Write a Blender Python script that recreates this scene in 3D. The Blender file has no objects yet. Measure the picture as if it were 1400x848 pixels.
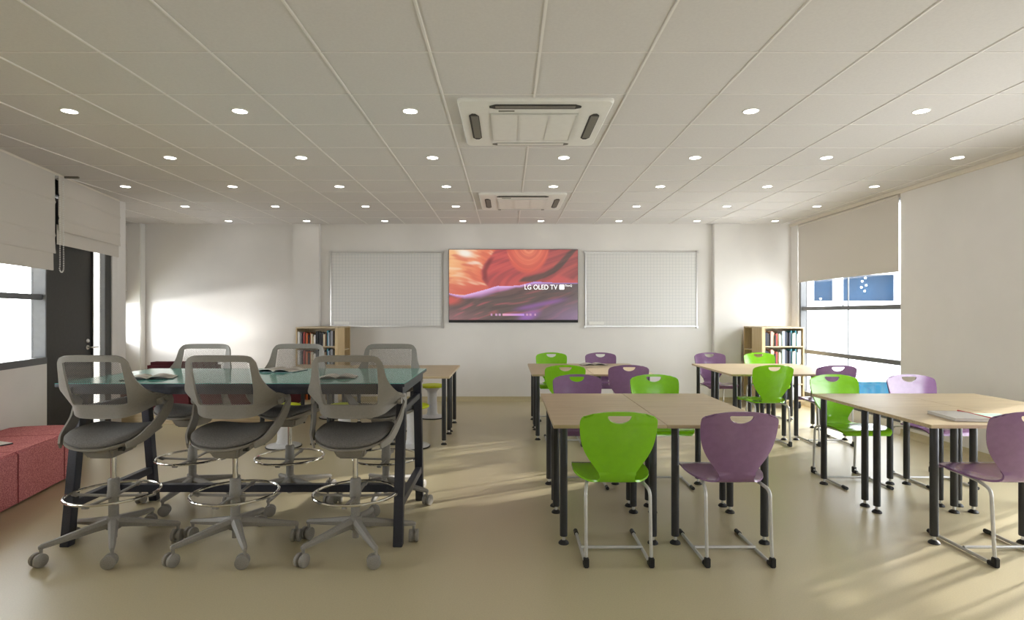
import bpy, bmesh, math, random
from mathutils import Vector, Matrix
random.seed(7)
PI = math.pi
sc = bpy.context.scene
C = sc.collection
EYE = 1.40
FPX = 788.0

# ------------------------------------------------------------------ materials
def srgb(r, g, b):
    f = lambda c: (c / 255 / 12.92) if c / 255 <= .04045 else ((c / 255 + .055) / 1.055) ** 2.4
    return (f(r), f(g), f(b), 1)

def new_mat(name):
    m = bpy.data.materials.new(name)
    m.use_nodes = True
    nt = m.node_tree
    b = nt.nodes['Principled BSDF']
    return m, nt, b

def mat(name, col, rough=.5, metal=0, spec=.5, noise=0, scale=40, bump=0, bscale=None, coat=0, col2=None, stretch=None, detail=4):
    """Principled surface with a noise variation of its colour and an optional fine bump."""
    m, nt, b = new_mat(name)
    b.inputs['Roughness'].default_value = rough
    b.inputs['Metallic'].default_value = metal
    b.inputs['Specular IOR Level'].default_value = spec
    if coat:
        b.inputs['Coat Weight'].default_value = coat
        b.inputs['Coat Roughness'].default_value = .08
    b.inputs['Base Color'].default_value = col
    tc = nt.nodes.new('ShaderNodeTexCoord')
    mp = nt.nodes.new('ShaderNodeMapping')
    if stretch: mp.inputs['Scale'].default_value = stretch
    nt.links.new(tc.outputs['Object'], mp.inputs['Vector'])
    if noise or col2:
        n = nt.nodes.new('ShaderNodeTexNoise')
        n.inputs['Scale'].default_value = scale
        n.inputs['Detail'].default_value = detail
        nt.links.new(mp.outputs[0], n.inputs['Vector'])
        r = nt.nodes.new('ShaderNodeValToRGB')
        r.color_ramp.elements[0].position = .35
        r.color_ramp.elements[1].position = .65
        c2 = col2 or tuple(min(1, c * (1 + noise)) for c in col[:3]) + (1,)
        c1 = col if col2 else tuple(c * (1 - noise) for c in col[:3]) + (1,)
        r.color_ramp.elements[0].color = c1
        r.color_ramp.elements[1].color = c2
        nt.links.new(n.outputs['Fac'], r.inputs['Fac'])
        nt.links.new(r.outputs['Color'], b.inputs['Base Color'])
    if bump:
        n2 = nt.nodes.new('ShaderNodeTexNoise')
        n2.inputs['Scale'].default_value = bscale or scale * 3
        n2.inputs['Detail'].default_value = 3
        nt.links.new(mp.outputs[0], n2.inputs['Vector'])
        bp = nt.nodes.new('ShaderNodeBump')
        bp.inputs['Strength'].default_value = bump
        bp.inputs['Distance'].default_value = .01
        nt.links.new(n2.outputs['Fac'], bp.inputs['Height'])
        nt.links.new(bp.outputs[0], b.inputs['Normal'])
    return m

def emit(name, col, s):
    m, nt, b = new_mat(name)
    b.inputs['Base Color'].default_value = (.8, .8, .8, 1)
    b.inputs['Emission Color'].default_value = col
    b.inputs['Emission Strength'].default_value = s
    return m

M = {}
M['wall'] = mat('wall_paint', srgb(223, 220, 216), .7, spec=.2, noise=.015, scale=3, bump=.03, bscale=250)
M['ceil'] = mat('ceiling_tile', srgb(214, 211, 209), .85, spec=.1, noise=.02, scale=60, bump=.08, bscale=180)
M['grid'] = mat('ceiling_bar', srgb(232, 229, 226), .6, noise=.01, scale=10)
M['trim'] = mat('cream_trim', srgb(222, 214, 200), .5, noise=.02, scale=10)
M['skirt'] = mat('skirting_vinyl', srgb(186, 174, 140), .45, noise=.03, scale=60)
M['floor'] = mat('floor_vinyl', srgb(190, 179, 147), .33, spec=.5, noise=.045, scale=140, bump=.015, bscale=60)
M['frame'] = mat('window_frame_grey', srgb(88, 90, 92), .45, noise=.04, scale=20)
M['doorpaint'] = mat('door_charcoal', srgb(62, 61, 59), .6, spec=.25, noise=.05, scale=30, bump=.02)
M['steel'] = mat('brushed_steel', srgb(200, 200, 198), .28, metal=1, noise=.05, scale=50)
M['chrome'] = mat('chrome', srgb(225, 224, 220), .1, metal=1, noise=.02, scale=30)
M['alu'] = mat('aluminium', srgb(215, 214, 212), .3, metal=.8, noise=.03, scale=60)
M['black'] = mat('black_powder', srgb(44, 45, 47), .42, noise=.1, scale=120)
M['rubber'] = mat('black_plastic', srgb(26, 26, 27), .5, noise=.08, scale=60)
M['navy'] = mat('charcoal_navy_steel', srgb(46, 48, 58), .42, noise=.15, scale=160, bump=.05, bscale=220)
M['chairgrey'] = mat('warm_grey_nylon', srgb(134, 129, 121), .45, noise=.04, scale=80)
M['basegrey'] = mat('speckled_grey_nylon', srgb(142, 138, 131), .55, noise=.14, scale=330, bump=.05, bscale=300)
M['seatfab'] = mat('charcoal_fabric', srgb(108, 105, 101), .95, spec=.15, noise=.14, scale=130, bump=.2, bscale=350)
M['net'] = mat('grey_net', srgb(112, 107, 101), .7, noise=.05, scale=100)
M['green'] = mat('lime_plastic', srgb(124, 190, 20), .2, spec=.5, noise=.03, scale=30, coat=.3, bump=.015, bscale=260)
M['purple'] = mat('purple_plastic', srgb(128, 94, 132), .2, spec=.5, noise=.04, scale=30, coat=.3, bump=.015, bscale=260)
M['tube'] = mat('white_grey_tube', srgb(196, 195, 192), .32, metal=.3, noise=.03, scale=60)
M['limefab'] = mat('lime_cushion', srgb(196, 208, 24), .6, noise=.06, scale=90, bump=.1)
M['stoolgrey'] = mat('pale_grey_plastic', srgb(205, 205, 207), .45, noise=.03, scale=30)
M['pink'] = mat('rose_felt', srgb(224, 150, 150), .95, spec=.1, scale=130, col2=srgb(172, 96, 102), bump=.3, bscale=300)
M['pinkdark'] = mat('rose_felt_seam', srgb(160, 88, 92), .95, spec=.1, noise=.1, scale=120)
M['maroon'] = mat('maroon_fabric', srgb(86, 40, 44), .9, spec=.15, noise=.14, scale=150, bump=.25, bscale=300)
M['tealtop'] = mat('teal_glass_top', srgb(92, 166, 156), .12, spec=.4, noise=.02, scale=8)
M['fabric'] = mat('blind_fabric', srgb(206, 200, 191), .9, spec=.1, noise=.03, scale=300, bump=.12, bscale=500, stretch=(1, 1, 3))
M['white'] = mat('white_plastic', srgb(232, 231, 226), .4, noise=.015, scale=20)
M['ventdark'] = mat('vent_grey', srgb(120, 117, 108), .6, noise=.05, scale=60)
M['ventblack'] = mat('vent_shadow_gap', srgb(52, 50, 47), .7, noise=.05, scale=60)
M['paper'] = mat('magazine_paper', srgb(226, 222, 212), .35, scale=14, col2=srgb(150, 140, 130), detail=6)
M['paperwhite'] = mat('white_paper', srgb(232, 230, 224), .5, noise=.03, scale=30)
M['cover'] = mat('dark_cover', srgb(38, 62, 60), .4, noise=.08, scale=30)
M['red'] = mat('red_elastic', srgb(186, 34, 52), .5, noise=.05, scale=30)
M['mint'] = mat('mint_print', srgb(176, 214, 190), .5, noise=.08, scale=40)
M['facade'] = mat('white_render', srgb(238, 240, 242), .8, noise=.02, scale=2)
M['bluepane'] = mat('blue_reflecting_pane', srgb(24, 44, 64), .4, spec=.05, noise=.15, scale=2)
M['bluepane2'] = mat('turquoise_pane', srgb(22, 62, 80), .4, spec=.05, noise=.12, scale=3)
M['leaf'] = mat('leaf_green', srgb(96, 130, 52), .6, noise=.25, scale=12)
M['bark'] = mat('bark', srgb(92, 74, 56), .9, noise=.2, scale=20)
M['lamp'] = emit('downlight_glow', (1, .96, .9, 1), 11)
M['bulb'] = emit('facade_light', (1, .95, .85, 1), 12)
M['screentext'] = emit('screen_lettering', (1, 1, 1, 1), .95)
M['screentextdark'] = emit('screen_lettering_grey', (.12, .11, .11, 1), .5)

def wood(name, c1, c2, axis='X', rough=.42):
    m, nt, b = new_mat(name)
    tc = nt.nodes.new('ShaderNodeTexCoord')
    mp = nt.nodes.new('ShaderNodeMapping')
    mp.inputs['Scale'].default_value = (1.1, 26, 26) if axis == 'X' else (26, 26, 1.1)
    n = nt.nodes.new('ShaderNodeTexNoise')
    n.inputs['Scale'].default_value = 2.2
    n.inputs['Detail'].default_value = 7
    n.inputs['Distortion'].default_value = .35
    r = nt.nodes.new('ShaderNodeValToRGB')
    r.color_ramp.elements[0].position, r.color_ramp.elements[1].position = .3, .72
    r.color_ramp.elements[0].color, r.color_ramp.elements[1].color = c1, c2
    nt.links.new(tc.outputs['Object'], mp.inputs['Vector'])
    nt.links.new(mp.outputs[0], n.inputs['Vector'])
    nt.links.new(n.outputs['Fac'], r.inputs['Fac'])
    nt.links.new(r.outputs[0], b.inputs['Base Color'])
    b.inputs['Roughness'].default_value = rough
    return m
M['oak'] = wood('pale_oak', srgb(174, 154, 120), srgb(202, 184, 150))
M['oakv'] = wood('pale_oak_upright', srgb(186, 160, 118), srgb(208, 186, 144), 'Z')

def glass(name, tint=(1, 1, 1, 1), fac=.06):
    m, nt, b = new_mat(name)
    nt.nodes.remove(b)
    out = [n for n in nt.nodes if n.type == 'OUTPUT_MATERIAL'][0]
    t = nt.nodes.new('ShaderNodeBsdfTransparent'); t.inputs[0].default_value = tint
    g = nt.nodes.new('ShaderNodeBsdfGlossy'); g.inputs['Roughness'].default_value = .02
    mx = nt.nodes.new('ShaderNodeMixShader'); mx.inputs[0].default_value = fac
    nt.links.new(t.outputs[0], mx.inputs[1]); nt.links.new(g.outputs[0], mx.inputs[2])
    nt.links.new(mx.outputs[0], out.inputs[0])
    return m
M['glass'] = glass('clear_pane')

def board_mat():
    m, nt, b = new_mat('gridded_whiteboard')
    tc = nt.nodes.new('ShaderNodeTexCoord')
    br = nt.nodes.new('ShaderNodeTexBrick')
    mp = nt.nodes.new('ShaderNodeMapping')
    mp.inputs['Rotation'].default_value = (PI / 2, 0, 0)
    br.offset = 0
    br.inputs['Color1'].default_value = srgb(216, 215, 212)
    br.inputs['Color2'].default_value = srgb(216, 215, 212)
    br.inputs['Mortar'].default_value = srgb(192, 194, 194)
    br.inputs['Scale'].default_value = 1
    br.inputs['Mortar Size'].default_value = .0024
    br.inputs['Mortar Smooth'].default_value = .1
    br.inputs['Brick Width'].default_value = .05
    br.inputs['Row Height'].default_value = .05
    nt.links.new(tc.outputs['Object'], mp.inputs['Vector'])
    nt.links.new(mp.outputs[0], br.inputs['Vector'])
    nt.links.new(br.outputs['Color'], b.inputs['Base Color'])
    b.inputs['Roughness'].default_value = .35
    return m
M['board'] = board_mat()

def screen_mat():
    m, nt, b = new_mat('screen_picture')
    a = nt.nodes.new('ShaderNodeAttribute'); a.attribute_name = 'pic'
    b.inputs['Base Color'].default_value = (.02, .02, .02, 1)
    b.inputs['Roughness'].default_value = .12
    b.inputs['Specular IOR Level'].default_value = .3
    nt.links.new(a.outputs['Color'], b.inputs['Emission Color'])
    b.inputs['Emission Strength'].default_value = .95
    return m
M['screen'] = screen_mat()

# ------------------------------------------------------------------ geometry helpers
class G:
    def __init__(s): s.v, s.f, s.sm = [], [], []
    def add(s, vs, fs):
        o = len(s.v)
        s.v += [tuple(v) for v in vs]
        s.f += [tuple(i + o for i in f) for f in fs]
        return s
    def box(s, a, b):
        x0, y0, z0 = a; x1, y1, z1 = b
        return s.add([(x0, y0, z0), (x1, y0, z0), (x1, y1, z0), (x0, y1, z0), (x0, y0, z1), (x1, y0, z1), (x1, y1, z1), (x0, y1, z1)],
                     [(0, 3, 2, 1), (4, 5, 6, 7), (0, 1, 5, 4), (1, 2, 6, 5), (2, 3, 7, 6), (3, 0, 4, 7)])
    def hexa(s, bot, top):
        return s.add(list(bot) + list(top), [(0, 3, 2, 1), (4, 5, 6, 7), (0, 1, 5, 4), (1, 2, 6, 5), (2, 3, 7, 6), (3, 0, 4, 7)])
    def prism(s, poly, z0, z1):
        n = len(poly)
        vs = [(x, y, z0) for x, y in poly] + [(x, y, z1) for x, y in poly]
        fs = [tuple(range(n - 1, -1, -1)), tuple(range(n, 2 * n))] + [(i, (i + 1) % n, (i + 1) % n + n, i + n) for i in range(n)]
        return s.add(vs, fs)
    def lathe(s, prof, c=(0, 0, 0), n=24, axis='Z'):
        vs, fs = [], []
        for r, h in prof:
            for k in range(n):
                a = 2 * PI * k / n
                p = (r * math.cos(a), r * math.sin(a), h)
                if axis == 'X': p = (h, p[0], p[1])
                if axis == 'Y': p = (p[0], h, p[1])
                vs.append((p[0] + c[0], p[1] + c[1], p[2] + c[2]))
        m = len(prof)
        for i in range(m - 1):
            for k in range(n):
                fs.append((i * n + k, i * n + (k + 1) % n, (i + 1) * n + (k + 1) % n, (i + 1) * n + k))
        fs.append(tuple(range(n - 1, -1, -1))); fs.append(tuple(range((m - 1) * n, m * n)))
        return s.add(vs, fs)
    def tube(s, pts, r, n=10, closed=False):
        pts = [Vector(p) for p in pts]
        m = len(pts)
        rr = r if isinstance(r, (list, tuple)) else [r] * m
        vs, fs = [], []
        up = None
        for i, p in enumerate(pts):
            if closed: t = (pts[(i + 1) % m] - pts[i - 1])
            else: t = pts[min(i + 1, m - 1)] - pts[max(i - 1, 0)]
            t.normalize()
            if up is None:
                up = Vector((0, 0, 1)) if abs(t.z) < .9 else Vector((1, 0, 0))
            up = (up - t * up.dot(t)).normalized()
            sd = t.cross(up)
            for k in range(n):
                a = 2 * PI * k / n
                vs.append(p + (up * math.cos(a) + sd * math.sin(a)) * rr[i])
        for i in range(m if closed else m - 1):
            j = (i + 1) % m
            for k in range(n):
                fs.append((i * n + k, i * n + (k + 1) % n, j * n + (k + 1) % n, j * n + k))
        if not closed:
            fs.append(tuple(range(n - 1, -1, -1))); fs.append(tuple(range((m - 1) * n, m * n)))
        return s.add(vs, fs)
    def bar(s, p, q, w, h, up=(0, 0, 1)):
        p, q = Vector(p), Vector(q)
        t = (q - p).normalized(); up = Vector(up)
        sd = t.cross(up).normalized(); u = sd.cross(t)
        a = [p - sd * w / 2 - u * h / 2, p + sd * w / 2 - u * h / 2, p + sd * w / 2 + u * h / 2, p - sd * w / 2 + u * h / 2]
        b = [x + (q - p) for x in a]
        return s.add(a + b, [(0, 1, 2, 3), (7, 6, 5, 4), (0, 4, 5, 1), (1, 5, 6, 2), (2, 6, 7, 3), (3, 7, 4, 0)])
    def grid(s, P):
        n, m = len(P), len(P[0])
        return s.add([p for row in P for p in row], [(i * m + j, i * m + j + 1, (i + 1) * m + j + 1, (i + 1) * m + j) for i in range(n - 1) for j in range(m - 1)])
    def sphere(s, c, r, n=8, sq=(1, 1, 1)):
        vs, fs = [], []
        for i in range(1, n):
            for k in range(n * 2):
                th, ph = PI * i / n, PI * k / n
                vs.append((c[0] + sq[0] * r * math.sin(th) * math.cos(ph), c[1] + sq[1] * r * math.sin(th) * math.sin(ph), c[2] + sq[2] * r * math.cos(th)))
        w = n * 2
        for i in range(n - 2):
            for k in range(w):
                fs.append((i * w + k, (i + 1) * w + k, (i + 1) * w + (k + 1) % w, i * w + (k + 1) % w))
        fs.append(tuple(range(w))); fs.append(tuple(range((n - 2) * w + w - 1, (n - 2) * w - 1, -1)))
        return s.add(vs, fs)

def obj(name, g, m, parent=None, bevel=0, smooth=35, solid=0, solid_off=0, sub=0, segs=2):
    me = bpy.data.meshes.new(name)
    me.from_pydata(g.v, [], g.f)
    bm = bmesh.new(); bm.from_mesh(me)
    bmesh.ops.recalc_face_normals(bm, faces=bm.faces)
    if bevel:
        es = [e for e in bm.edges if len(e.link_faces) == 2 and e.calc_face_angle(0) > .5]
        bmesh.ops.bevel(bm, geom=es, offset=bevel, segments=segs, affect='EDGES', clamp_overlap=True)
    bm.to_mesh(me); bm.free()
    o = bpy.data.objects.new(name, me)
    C.objects.link(o)
    if solid or sub:
        if solid:
            md = o.modifiers.new('s', 'SOLIDIFY'); md.thickness = solid; md.offset = solid_off
        if sub:
            md = o.modifiers.new('u', 'SUBSURF'); md.levels = sub; md.render_levels = sub
        dg = bpy.context.evaluated_depsgraph_get()
        nm = bpy.data.meshes.new_from_object(o.evaluated_get(dg))
        o.modifiers.clear(); o.data = nm; nm.name = name; me = nm
    me.materials.append(M[m] if isinstance(m, str) else m)
    if smooth:
        me.polygons.foreach_set('use_smooth', [True] * len(me.polygons))
        me.set_sharp_from_angle(angle=math.radians(smooth))
    if parent: o.parent = parent
    return o

def tag(o, label, cat, group=None):
    o['label'] = label; o['category'] = cat
    if group: o['group'] = group
    return o

def thing(name, label, cat, loc=(0, 0, 0), rz=0, group=None):
    o = bpy.data.objects.new(name, None); C.objects.link(o)
    o.empty_display_size = .1
    o.location = loc; o.rotation_euler = (0, 0, rz)
    return tag(o, label, cat, group)

def struct(name, g, m, parent=None, **k):
    o = obj(name, g, m, parent, **k)
    if not parent: o['kind'] = 'structure'
    return o

def sroot(name, loc=(0, 0, 0)):
    o = bpy.data.objects.new(name, None); C.objects.link(o); o.location = loc
    o['kind'] = 'structure'
    return o

def dup(root, loc, rz, label, group=None):
    r = root.copy(); C.objects.link(r); r.location = loc; r.rotation_euler = (0, 0, rz)
    r['label'] = label
    if group: r['group'] = group
    for ch in list(root.children):
        c = ch.copy(); C.objects.link(c); c.parent = r
        for gch in list(ch.children):
            d = gch.copy(); C.objects.link(d); d.parent = c
    return r

def arc_pts(c, r, a0, a1, n):
    return [(c[0] + r * math.cos(a0 + (a1 - a0) * i / n), c[1] + r * math.sin(a0 + (a1 - a0) * i / n)) for i in range(n + 1)]

def round_path(pts, r, n=5):
    """Polyline with its corners rounded."""
    pts = [Vector(p) for p in pts]
    out = [pts[0]]
    for a, b, c in zip(pts, pts[1:], pts[2:]):
        d1, d2 = (a - b), (c - b)
        k = min(r, d1.length * .48, d2.length * .48)
        p, q = b + d1.normalized() * k, b + d2.normalized() * k
        for i in range(n + 1):
            t = i / n
            out.append(p * (1 - t) ** 2 + b * 2 * t * (1 - t) + q * t * t)
    out.append(pts[-1])
    return out

def smoothpts(P, n):
    """Catmull-Rom through 2D/3D points, n samples per span."""
    P = [Vector(p) for p in P]
    out = []
    for i in range(len(P) - 1):
        p0, p1, p2, p3 = P[max(i - 1, 0)], P[i], P[i + 1], P[min(i + 2, len(P) - 1)]
        for k in range(n):
            t = k / n
            out.append(.5 * ((2 * p1) + (p2 - p0) * t + (2 * p0 - 5 * p1 + 4 * p2 - p3) * t * t + (3 * p1 - p0 - 3 * p2 + p3) * t ** 3))
    out.append(P[-1])
    return out

def resample(P, n):
    P = [Vector(p) for p in P]
    L = [0]
    for a, b in zip(P, P[1:]): L.append(L[-1] + (b - a).length)
    out = []
    j = 0
    for i in range(n + 1):
        d = L[-1] * i / n
        while j < len(P) - 2 and L[j + 1] < d: j += 1
        t = (d - L[j]) / max(1e-9, L[j + 1] - L[j])
        out.append(P[j].lerp(P[j + 1], min(1, max(0, t))))
    return out

def lerp_table(T, x):
    if x <= T[0][0]: return T[0][1]
    for (a, b), (c, d) in zip(T, T[1:]):
        if x <= c: return b + (d - b) * (x - a) / (c - a)
    return T[-1][1]

# ------------------------------------------------------------------ room shell
CEIL = 2.83
RX = 4.53                       # inner face of the window wall
WY = 9.20                       # inner face of the screen wall
REAR = -2.6
NX, NY = 1 / math.hypot(1, .215), .215 / math.hypot(1, .215)
def LW(y, off=0, base=-3.339):  # a point of the slanting wall, off metres into the room
    return (base - .215 * y + off * NX, y + off * NY)
LW2 = -4.084                    # the set-back length of that wall beyond the door

def lbox(g, y0, y1, o0, o1, z0, z1, base=-3.339):
    q = [LW(y0, o0, base), LW(y0, o1, base), LW(y1, o1, base), LW(y1, o0, base)]
    return g.hexa([(x, y, z0) for x, y in q], [(x, y, z1) for x, y in q])

struct('floor', G().box((-7, REAR - .2, -.12), (RX + .25, WY + .25, 0)), 'floor')
struct('ceiling', G().box((-7, REAR - .2, CEIL), (RX + .25, WY + .25, CEIL + .15)), 'ceil')
g = G()
x = .178 - .6 * 12
while x < RX:
    g.box((x - .008, REAR, CEIL - .006), (x + .008, WY, CEIL + .01)); x += .6
struct('trim_1', g, 'grid', bevel=.003)
g = G()
y = 3.146 - .602 * 9
while y < WY:
    g.box((-7, y - .005, CEIL - .0035), (RX, y + .005, CEIL + .01)); y += .602
struct('trim_2', g, 'grid')

# screen wall with two shallow piers
struct('wall_back', G().box((-7, WY, 0), (RX + .25, WY + .2, CEIL)), 'wall')
struct('wall_pier_left', G().box((-3.39, WY - .09, 0), (-2.975, WY, CEIL)), 'wall', bevel=.006)
struct('wall_pier_right', G().box((3.27, WY - .09, 0), (3.70, WY, CEIL)), 'wall', bevel=.006)
struct('wall_pier_corner', G().box((-7, WY - .13, 0), (-5.77, WY, CEIL)), 'wall', bevel=.01)
def skirt(name, pts):
    # coved vinyl skirting along a polyline in plan; the room is on the left-hand side of it
    g = G()
    prof = [(0, .08), (.006, .08), (.008, .03), (.02, .009), (.04, .001), (0, .001)]
    for (a, b) in zip(pts, pts[1:]):
        a, b = Vector(a), Vector(b); t = (b - a).normalized(); n = Vector((-t.y, t.x))
        vs = [(*(p + n * d), h) for p in (a, b) for d, h in prof]
        k = len(prof)
        g.add(vs, [(i, (i + 1) % k, (i + 1) % k + k, i + k) for i in range(k)] + [tuple(range(k)), tuple(range(2 * k - 1, k - 1, -1))])
    return struct(name, g, 'skirt', smooth=60)
skirt('baseboard_back', [(RX, WY), (3.70, WY), (3.70, WY - .09), (3.27, WY - .09), (3.27, WY), (-2.975, WY), (-2.975, WY - .09), (-3.39, WY - .09), (-3.39, WY), (-5.77, WY)])
skirt('baseboard_right', [(RX, REAR), (RX, 6.63)])

# window wall
g = G()
g.box((RX, REAR, 0), (RX + .22, 2.2, CEIL)).box((RX, 4.72, 0), (RX + .22, 6.64, CEIL)).box((RX, 8.98, 0), (RX + .22, WY + .2, CEIL))
g.box((RX, 2.2, 0), (RX + .22, 4.72, .14)).box((RX, 6.64, 0), (RX + .22, 8.98, .14))
g.box((RX, 2.2, 1.92), (RX + .22, 4.72, CEIL)).box((RX, 6.64, 2.79), (RX + .22, 8.98, CEIL))
struct('wall_right', g, 'wall')
struct('trim_3', G().box((RX - .03, REAR, CEIL - .045), (RX, WY, CEIL)), 'trim', bevel=.004)

def right_window(name, y0, y1, zt=2.79):
    r = sroot(name)
    g = G()
    X0, X1 = RX + .02, RX + .12
    g.box((X0, y0, .14), (X1, y1, .21)).box((X0, y0, zt - .07), (X1, y1, zt))
    g.box((X0, y1 - .045, .21), (X1, y1, zt - .07)).box((X0, y0, .21), (X1, y0 + .03, zt - .07))
    g.box((X0 + .02, y0 + .03, .795), (X1, y1 - .045, .853)).box((X0 + .02, y0 + .03, 1.452), (X1, y1 - .045, 1.508))
    obj('window_frame', g, 'frame', r, bevel=.004)
    ym = y0 + (y1 - y0) * .51
    obj('glazing_joint', G().box((X1 - .022, ym - .006, .21), (X1 - .004, ym + .006, zt - .07)), 'frame', r)
    obj('window_pane', G().box((X1 - .018, y0 + .03, .21), (X1 - .008, y1 - .045, zt - .07)), 'glass', r, smooth=0)
    return r
right_window('window_1', 6.64, 8.98)
right_window('window_2', 2.2, 4.72, 1.92)

# door wall (slanting): low wall, window, door with sidelight, post
g = G()
lbox(g, REAR, 5.72, -.2, 0, 0, .905)
lbox(g, REAR, 1.2, -.2, 0, .905, CEIL)
lbox(g, 1.2, 5.72, -.2, 0, 2.62, CEIL)
lbox(g, 7.10, 7.23, -.08, 0, 0, CEIL)
struct('wall_left', g, 'wall')
lintel = struct('wall_lintel', lbox(G(), 5.72, 7.10, -.2, 0, 2.62, CEIL), 'doorpaint')
# the return behind the door and the set-back wall
struct('wall_return', G().box((-5.95, 7.235, 0), (-4.90, 7.40, CEIL)), 'wall')
g = G()
lbox(g, 7.2, 9.3, -.2, 0, 0, .895, LW2)
lbox(g, 7.2, 7.42, -.2, 0, .895, CEIL, LW2)
lbox(g, 9.045, 9.3, -.2, 0, .895, CEIL, LW2)
lbox(g, 7.42, 9.045, -.2, 0, 2.62, CEIL, LW2)
struct('wall_left_setback', g, 'wall')
g = lbox(G(), REAR, 7.23, 0, .025, CEIL - .03, CEIL)
struct('trim_4', g, 'trim')

def left_window(name, y0, y1, z0, z1, zm, base):
    r = sroot(name)
    g = G()
    lbox(g, y0, y1, -.13, .004, z0, z0 + .065, base); lbox(g, y0, y1, -.13, 0, z1 - .06, z1, base)
    lbox(g, y0, y0 + .02, -.13, 0, z0 + .065, z1 - .06, base); lbox(g, y1 - .02, y1, -.13, 0, z0 + .065, z1 - .06, base)
    lbox(g, y0 + .02, y1 - .02, -.13, -.03, zm - .027, zm + .027, base)
    obj('window_frame', g, 'frame', r, bevel=.003)
    obj('window_pane', lbox(G(), y0 + .02, y1 - .02, -.115, -.105, z0 + .065, z1 - .06, base), 'glass', r, smooth=0)
    return r
left_window('window_3', 1.2, 5.72, .905, 2.62, 1.565, -3.339)
left_window('window_4', 7.42, 9.045, .895, 2.62, 1.565, LW2)

# door
r = sroot('door_1')
obj('door_leaf', lbox(G(), 5.80, 6.70, -.10, -.055, .01, 2.60), 'doorpaint', r, bevel=.003)
g = G(); lbox(g, 5.72, 5.80, -.14, -.01, 0, 2.62); lbox(g, 6.70, 6.715, -.075, -.03, 0, 2.62); lbox(g, 6.95, 7.10, -.075, -.012, 0, 2.62)
lbox(g, 6.715, 6.95, -.075, -.03, 0, .06); lbox(g, 6.715, 6.95, -.075, -.03, 2.56, 2.62)
obj('door_frame', g, 'doorpaint', r, bevel=.004)
obj('sidelight_pane', lbox(G(), 6.715, 6.95, -.065, -.058, .06, 2.56), 'glass', r, smooth=0)
def lp(y, off, z): x_, y_ = LW(y, off); return (x_, y_, z)
h = obj('door_handle', G().tube(round_path([lp(6.62, -.05, 1.015), lp(6.62, .0, 1.015), lp(6.75, .0, 1.012)], .02), .009).lathe([(.026, 0), (.026, .006)], lp(6.62, -.053, 1.015), 16, 'X'), 'steel', r)
obj('lock_plate', G().lathe([(.024, 0), (.024, .008), (.012, .012)], lp(6.62, -.054, 1.09), 16, 'X'), 'steel', r)

# unseen rear wall behind the camera; its window is added as fill light
g = G()
RW0, RW1, RZ0, RZ1 = 2.7, 4.2, 1.0, 2.3
g.box((-7, REAR - .2, 0), (RX + .22, REAR, RZ0)).box((-7, REAR - .2, RZ1), (RX + .22, REAR, CEIL))
g.box((-7, REAR - .2, RZ0), (RW0, REAR, RZ1)).box((RW1, REAR - .2, RZ0), (RX + .22, REAR, RZ1))
struct('wall_rear', g, 'wall')
r = sroot('window_added_fill')
g = G()
for xx in (RW0, (RW0 + RW1) / 2 - .025, RW1 - .05): g.box((xx, REAR - .14, RZ0), (xx + .05, REAR - .04, RZ1))
g.box((RW0, REAR - .14, RZ0), (RW1, REAR - .04, RZ0 + .05)).box((RW0, REAR - .14, RZ1 - .05), (RW1, REAR - .04, RZ1))
obj('window_frame', g, 'frame', r, bevel=.004)
obj('window_pane', G().box((RW0, REAR - .1, RZ0), (RW1, REAR - .09, RZ1)), 'glass', r, smooth=0)

# ------------------------------------------------------------------ blinds
def roman_blind(y0, y1, ztop, ridges, zfold, zbot, base, label):
    t = thing('roman_blind', label, 'blind', (*LW((y0 + y1) / 2, .06, base), zbot), 0, 'roman blinds on the door wall')
    ox, oy, oz = t.location
    def surf(prof, thick):
        P = []
        for off, z in prof:
            row = []
            for i in range(9):
                yy = y0 + (y1 - y0) * i / 8
                x_, y_ = LW(yy, off, base)
                row.append((x_ - ox, y_ - oy, z - oz))
            P.append(row)
        return G().grid(P)
    prof = [(.045, ztop)]
    for z in ridges: prof += [(.047, z + .03), (.05, z + .012), (.056, z), (.049, z - .012), (.047, z - .03)]
    prof += [(.05, zfold + .05), (.055, zfold + .004), (.052, zfold), (.044, zfold + .002)]
    obj('fabric_panel', surf(prof, 0), 'fabric', t, solid=.003, smooth=60)
    obj('lower_fold', surf([(.03, zfold + .06), (.032, zfold - .02), (.034, zbot + .01), (.031, zbot)], 0), 'fabric', t, solid=.004)
    g = G(); lbox(g, y0, y1, .0, .045, ztop - .03, ztop, base)
    g.v = [(a - ox, b - oy, c - oz) for a, b, c in g.v]
    obj('head_rail', g, 'white', t)
    return t
b1 = roman_blind(1.1, 5.765, 2.80, (2.52, 2.185), 2.005, 1.835, -3.339, 'wide beige roman blind half lowered over the window beside the dark door')
b2 = roman_blind(5.83, 7.19, 2.80, (2.60, 2.37), 2.245, 2.105, -3.339, 'short beige roman blind hanging over the top of the dark door')
roman_blind(7.40, 9.06, 2.79, (2.4, 2.05), 1.76, 1.585, LW2, 'narrow-looking beige roman blind in the recess behind the door post')
# bead chain of the wide blind
ox, oy, oz = b1.location
g = G()
def chain_pt(t):
    # two strands hanging in the gap between the blinds, joined by a loop
    yA, yB = 5.77, 5.845
    zt, zb = 2.74, 1.87
    if t < .46: return lp(yA + .01 * math.sin(t * 5), .085, zt + (zb - zt) * t / .46)
    if t > .54: return lp(yB - .02 * (t - .54), .085, zb + (zt - zb) * (t - .54) / .46)
    a = PI * (t - .46) / .08
    return lp((yA + yB) / 2 - (yB - yA) / 2 * math.cos(a), .085, zb - .05 * math.sin(a))
for i in range(106):
    p = chain_pt(i / 105)
    g.sphere((p[0] - ox, p[1] - oy, p[2] - oz), .0068, 4)
obj('bead_chain', g, 'white', b1)

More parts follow.
